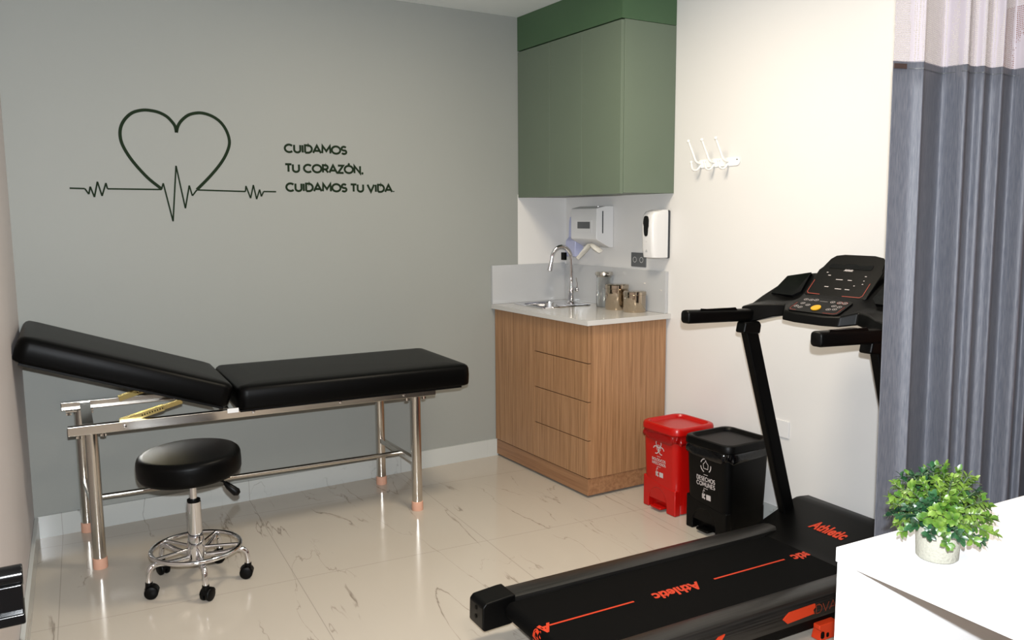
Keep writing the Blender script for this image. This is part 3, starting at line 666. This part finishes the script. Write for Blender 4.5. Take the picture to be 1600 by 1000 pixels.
lv = finish('height_lever', bm, 'mattblack', st, smooth=50)
bm = B_(); tube(bm, [(.105, -.065, .40), (.118, -.075, .385), (.142, -.09, .362), (.15, -.095, .355)], [.008, .013, .0165, .008], 12); finish('lever_grip', bm, 'plastic', lv, smooth=60)

# ------------------------------------------------------------------ treadmill
tm = empty('treadmill', (1.353, 2.327, 0), radians(-2.5), 'black treadmill with orange lettering standing by the white wall', 'treadmill')
def tfin(name, bm, m, parent=None, **k): return finish(name, bm, m, parent or tm, **k)
for v0, v1 in ((-.088, .0), (-.575, -.487)):
    bm = B_(); s = 1 if v1 == 0.0 else -1
    outer_ = v1 if s > 0 else v0; inn = v0 if s > 0 else v1
    prof = [(outer_, .085), (outer_, .150), (outer_-s*.008, .162), (outer_-s*.03, .166), (inn+s*.02, .166), (inn, .160), (inn, .12), (outer_-s*.02, .085)]
    prism(bm, prof, -.02, 1.24, 'x'); tfin('side_rail', bm, 'rail', smooth=50)
bm = B_(); prism(bm, [(-.485, .10), (-.09, .10), (-.09, .128), (-.485, .128)], .0, 1.2, 'x'); tfin('deck', bm, 'mattblack')
bm = B_()     # belt wraps round the rear roller
pr = [(1.25, .150), (.0, .150)]+[(-.0+.03*-sin(radians(a)), .12+.03*cos(radians(a))) for a in range(15, 181, 15)]+[(1.25, .09)]
prr = pr+[(1.25, .093), (0, .093)]+[(-.027*sin(radians(a)), .12+.027*cos(radians(a))) for a in range(165, 0, -15)]+[(0, .147), (1.25, .147)]
prism(bm, prr, -.478, -.097, 'y'); belt = tfin('running_belt', bm, 'belt', smooth=40)
for a, b_ in ((.02, .345), (.69, 1.03)):
    bm = B_(); ribbon(bm, [(a, -.292), (b_, -.292)], .008, lambda x, y: Vector((x, y, .1508))); finish('belt_stripe', bm, 'orange', belt)
def word(s, u0, v0, width, hgt, z=.1508, flip=True, parent=None, shear=.25, m='orange', to=None, weight=.038):
    bm = B_(); wd = font_mesh(bm, s, 1, weight, shear, lambda x, y: Vector((x, y, 0)), 1.02)
    mnx = min(v.co.x for v in bm.verts); mny = min(v.co.y for v in bm.verts); mxy = max(v.co.y for v in bm.verts)
    for v in bm.verts:
        a = (v.co.x-mnx)/wd*width; c_ = (v.co.y-mny)/(mxy-mny)*hgt
        v.co = to(a, c_) if to else Vector((u0-a, v0-c_, z)) if flip else Vector((u0+a, v0+c_, z))
    return bm
finish('belt_word', word('Athletic', .625, -.275, .205, .052), 'orange', belt)
finish('belt_word', word('Athletic', 1.27, -.275, .205, .052), 'orange', belt)
# the same word coming over the rear roller
def wrap(a, c_):
    s = .0-a+.03; ang = max(0, -s)/.03
    if s >= 0: return Vector((s, -.275-c_, .1508))
    if ang > pi: return Vector((min(.3, (ang-pi)*.03), -.275-c_, .0893))
    return Vector((-.0308*sin(ang), -.275-c_, .12+.0308*cos(ang)))
finish('belt_word', word('Athletic', 0, 0, .205, .052, to=wrap), 'orange', belt)
for y0, y1 in ((-.094, .006), (-.581, -.481)):
    bm = B_()
    prism(bm, [(-.105, .068), (-.112, .08), (-.110, .150), (-.098, .163), (-.01, .171), (.012, .171), (.012, .078), (-.01, .072)], y0, y1, 'y')
    cpn = tfin('end_cap', bm, 'plastic', bevel=.006, seg=3)
    bm = B_(); yc = (y0+y1)/2
    for zc in (.135, .105): lathe(bm, [(0, 0), (.008, 0), (.006, .001), (0, .0012)], (-.1125, yc-.0, zc), 14, Matrix.Rotation(-pi/2, 3, 'Y'))
    finish('screw_hole', bm, 'mattblack', cpn)
bm = B_()     # steel under-frame, feet and transport wheels
box(bm, .1, 1.45, -.56, -.52, .045, .085); box(bm, .1, 1.45, -.055, -.015, .045, .085); box(bm, .25, .30, -.56, -.015, .045, .085); box(bm, 1.3, 1.36, -.6, .02, .03, .085)
tfin('under_frame', bm, 'mattblack')
for y in (-.545, -.03):
    bm = B_(); lathe(bm, [(0, 0), (.022, 0), (.022, .02), (.014, .045), (0, .046)], (.16, y, 0), 20); tfin('foot', bm, 'plastic', smooth=40)
for y in (-.6, .0):
    bm = B_(); lathe(bm, [(0, 0), (.03, 0), (.032, .004), (.032, .02), (.03, .024), (0, .024)], (1.36, y+.012, .032), 24, Matrix.Rotation(pi/2, 3, 'X')); tfin('transport_wheel', bm, 'mattblack', smooth=40)
bm = B_(); prism(bm, [(.89, .003), (.97, .003), (.97, .06), (.885, .06), (.885, .045), (.90, .035)], -.585, -.545, 'y')
ob = tfin('lift_bracket', bm, 'orange', bevel=.003); 
bm = B_(); prism(bm, rrect(.892, .908, .012, .036, .006), -.5862, -.5845, 'y'); prism(bm, rrect(.918, .930, .012, .028, .005), -.5862, -.5845, 'y'); finish('bracket_slot', bm, 'mattblack', ob)
# side print
S3 = lambda x, z: Vector((x, -.5758, z))
bm = B_(); prism(bm, [(.722, .118), (.742, .101), (.862, .106), (.858, .120), (.868, .127), (.866, .139), (.75, .137), (.735, .128)], -.5795, -.5752, 'y'); tfin('orange_sticker', bm, 'orange')
bm = B_(); prism(bm, [(.27, .104), (.36, .108), (.372, .128), (.34, .136), (.28, .130)], -.5795, -.5752, 'y'); prism(bm, [(.42, .106), (.455, .110), (.475, .134), (.45, .131)], -.5795, -.5752, 'y'); tfin('orange_sticker', bm, 'orange')
bm = B_(); stroke_text(bm, 'ADVAN', .838, .100, .165, .032, S3, .09); tfin('side_lettering', bm, 'orangedim')
# motor hood
bm = B_()
hp = [(1.135, .128), (1.14, .150), (1.19, .156), (1.40, .232), (1.425, .238), (1.47, .234), (1.52, .205), (1.545, .15), (1.548, .045), (1.14, .045)]
def hl(k, v): return [(1.30+(a-1.30)*k[0], v, .045+(b_-.045)*k[1]) for a, b_ in hp]
loft(bm, [hl((.90, .80), .028), hl((.97, .95), .018), hl((1, 1), -.005), hl((1, 1), -.572), hl((.97, .95), -.596), hl((.90, .80), -.606)])
hood = tfin('motor_hood', bm, 'plastic', bevel=.006, seg=3)
sl = Vector((.21, 0, .076)); sln = Vector((-.076, 0, .21)).normalized()
def hoodto(a, c_): return Vector((1.19, 0, .156))+sl*.42+sl.normalized()*c_+Vector((0, -.175-a, 0))+sln*.0012
finish('hood_word', word('Athletic', 0, 0, .165, .052, to=hoodto), 'orange', hood)
# posts
for v0 in (-.042, -.607):
    du = .022 if v0 < -.3 else 0; bm = B_(); q = [(1.312+du, .14), (1.374+du, .14), (1.112+du, .985), (1.048+du, .985)]
    prism(bm, q, v0, v0+.036, 'y'); ps = tfin('upright', bm, 'mattblack', bevel=.008, seg=3)
    bm = B_(); prism(bm, [(1.036, .958), (1.124, .950), (1.13, .985), (1.12, 1.0), (1.045, 1.0)], v0-.006, v0+.044, 'y'); finish('upright_collar', bm, 'plastic', ps, bevel=.008, seg=3)
# hand rails
for vc, dz0, dz1 in ((-.01, 0, -.012), (-.597, -.010, -.022)):
    bm = B_(); L_ = []
    for u_, k, dz in ((.776, .8, dz0), (.780, .94, dz0), (.788, 1, dz0), (1.12, .94, dz1)):
        L_.append([(u_+(.022 if vc < -.3 and u_ < 1 else 0), vc+x*k, 1.034+dz+z*k) for x, z in rrect(-.024, .024, -.025, .025, .014, 4)])
    loft(bm, L_); hr = tfin('hand_rail', bm, 'plastic', smooth=50)
    bm = B_(); prism(bm, rrect(.86, .98, vc-.014, vc+.014, .012), 1.048+dz0, 1.0575+dz0, 'z'); finish('pulse_sensor', bm, 'steel', hr, bevel=.001)
    bm = B_(); prism(bm, [(.835, 1.054+dz0), (.842, 1.063+dz0), (.87, 1.060+dz0), (.985, 1.058+dz0), (1.01, 1.058+dz0), (1.02, 1.048+dz0)], vc-.018, vc-.013, 'y'); finish('sensor_trim', bm, 'plastic', hr)
# console body: sections across the machine
bm = B_()
tpl = [(.33, [(1.085, 1.0), (1.095, 1.052), (1.15, 1.062), (1.20, 1.085), (1.235, 1.080), (1.235, 1.005)]),
       (.275, [(1.085, .995), (1.10, 1.062), (1.19, 1.078), (1.285, 1.155), (1.315, 1.155), (1.28, 1.01)]),
       (.21, [(1.135, 1.02), (1.145, 1.068), (1.205, 1.080), (1.305, 1.178), (1.335, 1.178), (1.30, 1.03)]),
       (.165, [(1.145, 1.028), (1.155, 1.072), (1.215, 1.088), (1.315, 1.183), (1.345, 1.183), (1.31, 1.03)]),
       (.125, [(1.100, 1.020), (1.110, 1.056), (1.20, 1.098), (1.32, 1.185), (1.35, 1.185), (1.32, 1.03)]),
       (.06, [(1.088, 1.018), (1.098, 1.052), (1.20, 1.100), (1.325, 1.187), (1.355, 1.187), (1.32, 1.03)])]
secs = [(-.3+s, p) for s, p in tpl]+[(-.3-s, p) for s, p in tpl[::-1]]
loft(bm, [[(a, v, b_) for a, b_ in p] for v, p in secs])
con = tfin('console', bm, 'plastic', bevel=.006, seg=3)
for sgn in (1, -1):     # glossy black slab standing in for the shaded hollow of each bottle tray
    bm = B_(); vo = -.3+sgn*.235
    T4 = [(1.215, vo+sgn*.055, 1.095), (1.285, vo+sgn*.040, 1.160), (1.305, vo-sgn*.06, 1.179), (1.235, vo-sgn*.075, 1.110), (1.215, vo-sgn*.05, 1.094)]
    vs = [bm.verts.new(Vector(p)+Vector((-.004, 0, .007))) for p in T4]; vb = [bm.verts.new(Vector(p)+Vector((.01, 0, -.012))) for p in T4]
    bm.faces.new(vs); bm.faces.new(vb[::-1])
    for i in range(5): bm.faces.new([vs[i], vb[i], vb[(i+1) % 5], vs[(i+1) % 5]])
    bmesh.ops.recalc_face_normals(bm, faces=bm.faces); finish('bottle_tray', bm, 'gloss', con)
# raised button panel
def slope(u0, z0, u1, z1, off):
    d = Vector((u1-u0, 0, z1-z0)).normalized(); n_ = Vector((-d.z, 0, d.x))
    return lambda x, y: Vector((u0, 0, z0))+d*y+n_*off+Vector((0, -.3-x, 0))    # x runs to the right as one faces it
def slab(bm, pts, f0, f1):
    A = [bm.verts.new(f0(*p)) for p in pts]; Bq = [bm.verts.new(f1(*p)) for p in pts]; n = len(pts)
    bm.faces.new(A); bm.faces.new(Bq[::-1])
    for i in range(n): bm.faces.new([A[i], Bq[i], Bq[(i+1) % n], A[(i+1) % n]])
kp = (1.104, 1.054, 1.20, 1.10)
bm = B_(); slab(bm, rrect(-.115, .115, .004, .104, .02), slope(*kp, .001), slope(*kp, .0045)); bp_ = finish('button_panel', bm, 'plastic', con, bevel=.001)
f5 = slope(*kp, .0052)
bm = B_()
for x_, y_ in ((-.085, .085), (-.062, .085), (-.04, .088), (.088, .085), (.066, .085), (-.09, .035), (-.068, .03), (-.048, .05), (-.078, .058), (.055, .035), (.078, .04), (.06, .06), (.085, .058), (.035, .085)):
    ribbon(bm, [(x_+.009*cos(2*pi*k/12), y_+.006*sin(2*pi*k/12)) for k in range(12)], .0014, f5, True)
    ribbon(bm, [(x_-.003, y_), (x_+.003, y_)], .0022, f5)
ribbon(bm, [(-.02, .083), (.015, .083)], .0012, f5)
finish('button_print', bm, 'print', bp_)
bm = B_(); ribbon(bm, [(-.105, .06), (-.105, .018), (-.095, .010), (-.07, .009)], .0018, f5); ribbon(bm, [(.105, .06), (.105, .018), (.095, .010), (.05, .009)], .0018, f5)
for x_ in (.066, .088): ribbon(bm, [(x_+.011*cos(2*pi*k/12), .085+.008*sin(2*pi*k/12)) for k in range(12)], .001, f5, True)
finish('panel_trim_line', bm, 'redline', bp_)
bm = B_(); slab(bm, [(.0+.019*cos(2*pi*k/24), .036+.017*sin(2*pi*k/24)) for k in range(24)], slope(*kp, .004), slope(*kp, .008)); finish('stop_button', bm, 'yellow', bp_)
# display with its raised top lobe and book rest
kd = (1.232, 1.096, 1.322, 1.196)
bm = B_(); D = [(-.134, .008), (-.126, -.002), (.134, -.002), (.142, .008), (.146, .12), (.138, .135), (.130, .172), (.11, .190), (.07, .198), (-.06, .198), (-.095, .192), (-.112, .175), (-.124, .135), (-.134, .12)]
slab(bm, D, slope(*kd, .002), slope(*kd, .022)); dp = finish('display', bm, 'plastic', con, bevel=.004, seg=3)
bm = B_(); slab(bm, [(-.095, .136), (-.09, .128), (.09, .128), (.095, .136), (.092, .15), (.03, .146), (.02, .152), (-.02, .152), (-.03, .146), (-.092, .15)], slope(*kd, .0215), slope(*kd, .0235)); finish('tablet_slot', bm, 'gloss', dp)
fd = slope(*kd, .0228)
bm = B_(); ribbon(bm, [(-.122, .07), (-.122, .014), (-.114, .006), (-.06, .005)], .0024, fd); finish('display_trim_line', bm, 'redline', dp); bm = B_(); ribbon(bm, [(.122, .07), (.122, .014), (.114, .006), (.04, .005)], .0024, fd); finish('display_trim_line', bm, 'redline', dp)
bm = B_(); rnd = random.Random(3)
for x_, y_, l_ in ((-.075, .095, .012), (-.03, .078, .03), (.022, .078, .018), (-.06, .042, .018), (-.01, .036, .028), (.034, .036, .02), (.06, .055, .006), (.083, .1, .008), (.088, .08, .005), (.09, .065, .006), (-.09, .108, .008)):
    ribbon(bm, [(x_, y_), (x_+l_, y_)], .0028, fd)
finish('display_print', bm, 'print', dp)
bm = word('Athletic', 0, 0, .04, .010, to=lambda a, c_: fd(-.02+a, .118+c_)); finish('display_word', bm, 'print', dp)

# ------------------------------------------------------------------ curtain
cu = empty('curtain', (2.04, 1.40, 0), radians(-15), 'grey privacy curtain with white net top hanging beside the treadmill', 'curtain')
FP = [(1403, 0), (1412, .002), (1424, .002), (1434, -.008), (1437, -.010), (1439, .006), (1446, .030), (1456, .060), (1462, .056), (1472, .024), (1481, -.008), (1486, -.018), (1488, -.008), (1490, .006), (1496, .012), (1503, -.006), (1507, -.010), (1509, .002), (1514, .016), (1520, .008), (1527, -.010), (1530, -.004), (1532, .008), (1541, .030), (1548, .016), (1558, -.014), (1564, -.018), (1566, -.002), (1571, .010), (1577, -.006), (1580, -.006), (1583, .014), (1594, .058), (1600, .040), (1606, .010), (1612, .0)]
CV = spline([(0, 0)]*0+[(p, y) for p, y in FP], 12)
def sheet(bm, z0, z1, k0, nz, amp=1.0, off=0):
    G = []
    for i in range(nz+1):
        z = z0+(z1-z0)*i/nz; row = []
        for (p, y) in CV[k0:]:
            q = (p-1403)/209; yy = y*amp*(1+.12*(1.8-z)/1.8)+.006*sin(q*9+z*1.7)*min(1, q*8)
            x = (p-1403)*.0029+.905*yy+.02*(1.8-z)/1.8
            row.append(bm.verts.new((x, yy+.02+off, z+(.05*y if abs(z-1.8) < .1 else 0))))
        G.append(row)
    for i in range(nz):
        for k in range(len(row)-1): bm.faces.new([G[i][k], G[i][k+1], G[i+1][k+1], G[i+1][k]])
    return G
bm = B_(); sheet(bm, .08, 1.81, 0, 24); o = finish('fabric_panel', bm, 'curtain', cu, smooth=180)
md = o.modifiers.new('solid', 'SOLIDIFY'); md.thickness = .002
bm = B_(); sheet(bm, 1.808, CEIL-.03, 0, 10); finish('net_panel', bm, 'net', cu, smooth=180)
bm = B_(); G = sheet(bm, 1.790, 1.7925, 20, 1)
for v in bm.verts: v.co.y -= .0016
finish('seam', bm, 'greyp', cu, smooth=180)
bm = B_(); box(bm, .0, .040, .006, .012, 1.790, 1.803); 
for v in bm.verts: v.co.y = .02-(.004 if v.co.y < .009 else .0012)
finish('care_label', bm, 'label', cu)

bm = B_(); box(bm, -.02, .78, .0, .035, CEIL-.032, CEIL-.001); finish('ceiling_track', bm, 'wenamel', cu, bevel=.002)

# ------------------------------------------------------------------ desk and potted plant
dk = empty('desk', (1.376, 1.03, 0), radians(-3), 'white laminate desk in the lower right corner', 'desk')
bm = B_(); box(bm, 0, 1.42, -.62, 0, .72, .75); finish('desk_top', bm, 'deskw', dk, bevel=.0015)
bm = B_(); box(bm, .001, 1.40, -.04, -.004, .0, .7195); finish('back_panel', bm, 'deskw', dk, bevel=.001)
bm = B_(); box(bm, 1.36, 1.40, -.60, -.041, .0, .7195); finish('side_panel', bm, 'deskw', dk, bevel=.001)
pp = empty('potted_plant', (1.497, .894, .7502), 0, 'small bushy artificial plant in a speckled cement pot on the desk', 'plant')
bm = B_(); lathe(bm, [(0, 0), (.034, 0), (.0375, .004), (.040, .055), (.0405, .066), (.036, .066), (.035, .05), (0, .05)], seg=40); finish('pot', bm, 'stone', pp, smooth=50)
bm = B_(); lathe(bm, [(0, .05), (.035, .052), (.02, .062), (0, .064)], seg=20); finish('moss', bm, 'soil', pp, smooth=60)
bs = B_(); lv_ = {0: B_(), 1: B_()}; rnd = random.Random(11)
def leaf(bm, p, d, n_, ln, wd):
    d = d.normalized(); s = d.cross(n_).normalized(); n_ = s.cross(d)
    prof = [(0, .0, 0), (.22, .55, .04), (.5, 1, .05), (.8, .72, .0), (1, 0, -.07)]
    Lp = []; Rp = []; Cp = []
    for a, w_, h_ in prof:
        c = p+d*a*ln+n_*h_*ln; Cp.append(bm.verts.new(c-n_*.03*ln))
        if 0 < a < 1: Lp.append(bm.verts.new(c+s*w_*wd/2+n_*.02*ln)); Rp.append(bm.verts.new(c-s*w_*wd/2+n_*.02*ln))
        else: Lp.append(None); Rp.append(None)
    for i in range(len(prof)-1):
        for S_, flip in ((Lp, False), (Rp, True)):
            vs = [Cp[i], Cp[i+1]]+([S_[i+1]] if S_[i+1] else [])+([S_[i]] if S_[i] else [])
            if len(vs) >= 3: bm.faces.new(vs if not flip else vs[::-1])
nst = 92
for i in range(nst):
    ga = i*2.39996; el = math.acos(1-1.18*(i+.5)/nst)           # from straight up to a little below level
    dirv = Vector((sin(el)*cos(ga), sin(el)*sin(ga), cos(el)))
    R0 = .086*rnd.uniform(.82, 1.08)*(1.0+.10*sin(el)); zc = Vector((0, 0, .072))
    tip = zc+Vector((dirv.x*R0*.94, dirv.y*R0*.94, dirv.z*R0*1.16+.002))
    base = Vector((dirv.x*.015, dirv.y*.015, .055)); mid = base.lerp(tip, .5)+Vector((0, 0, .015))
    pts = spline([tuple(base), tuple(mid), tuple(tip)], 5); tube(bs, pts, .0011, 5)
    dark = 1 if rnd.random() < .36 else 0
    for k in range(10):
        f = .42+.58*k/9; idx = min(len(pts)-2, int(f*(len(pts)-1))); p = Vector(pts[idx]).lerp(Vector(pts[idx+1]), f*(len(pts)-1)-idx)
        td = (Vector(pts[idx+1])-Vector(pts[idx])).normalized(); sd_ = td.cross(Vector((rnd.uniform(-1, 1), rnd.uniform(-1, 1), rnd.uniform(-1, 1)))).normalized()
        for sg in (-1, 1):
            d = (td*rnd.uniform(.35, .9)+sd_*sg).normalized(); leaf(lv_[dark], p, d, td+Vector((0, 0, .6)), rnd.uniform(.012, .018), rnd.uniform(.0080, .0108))
    leaf(lv_[dark], tip, td, Vector((0, 0, 1))+sd_*.3, .016, .009)
finish('stems', bs, 'stem', pp, smooth=60)
me_bm = lv_[0]; finish('light_foliage', me_bm, 'leafl', pp, smooth=60); finish('dark_foliage', lv_[1], 'leafd', pp, smooth=60)
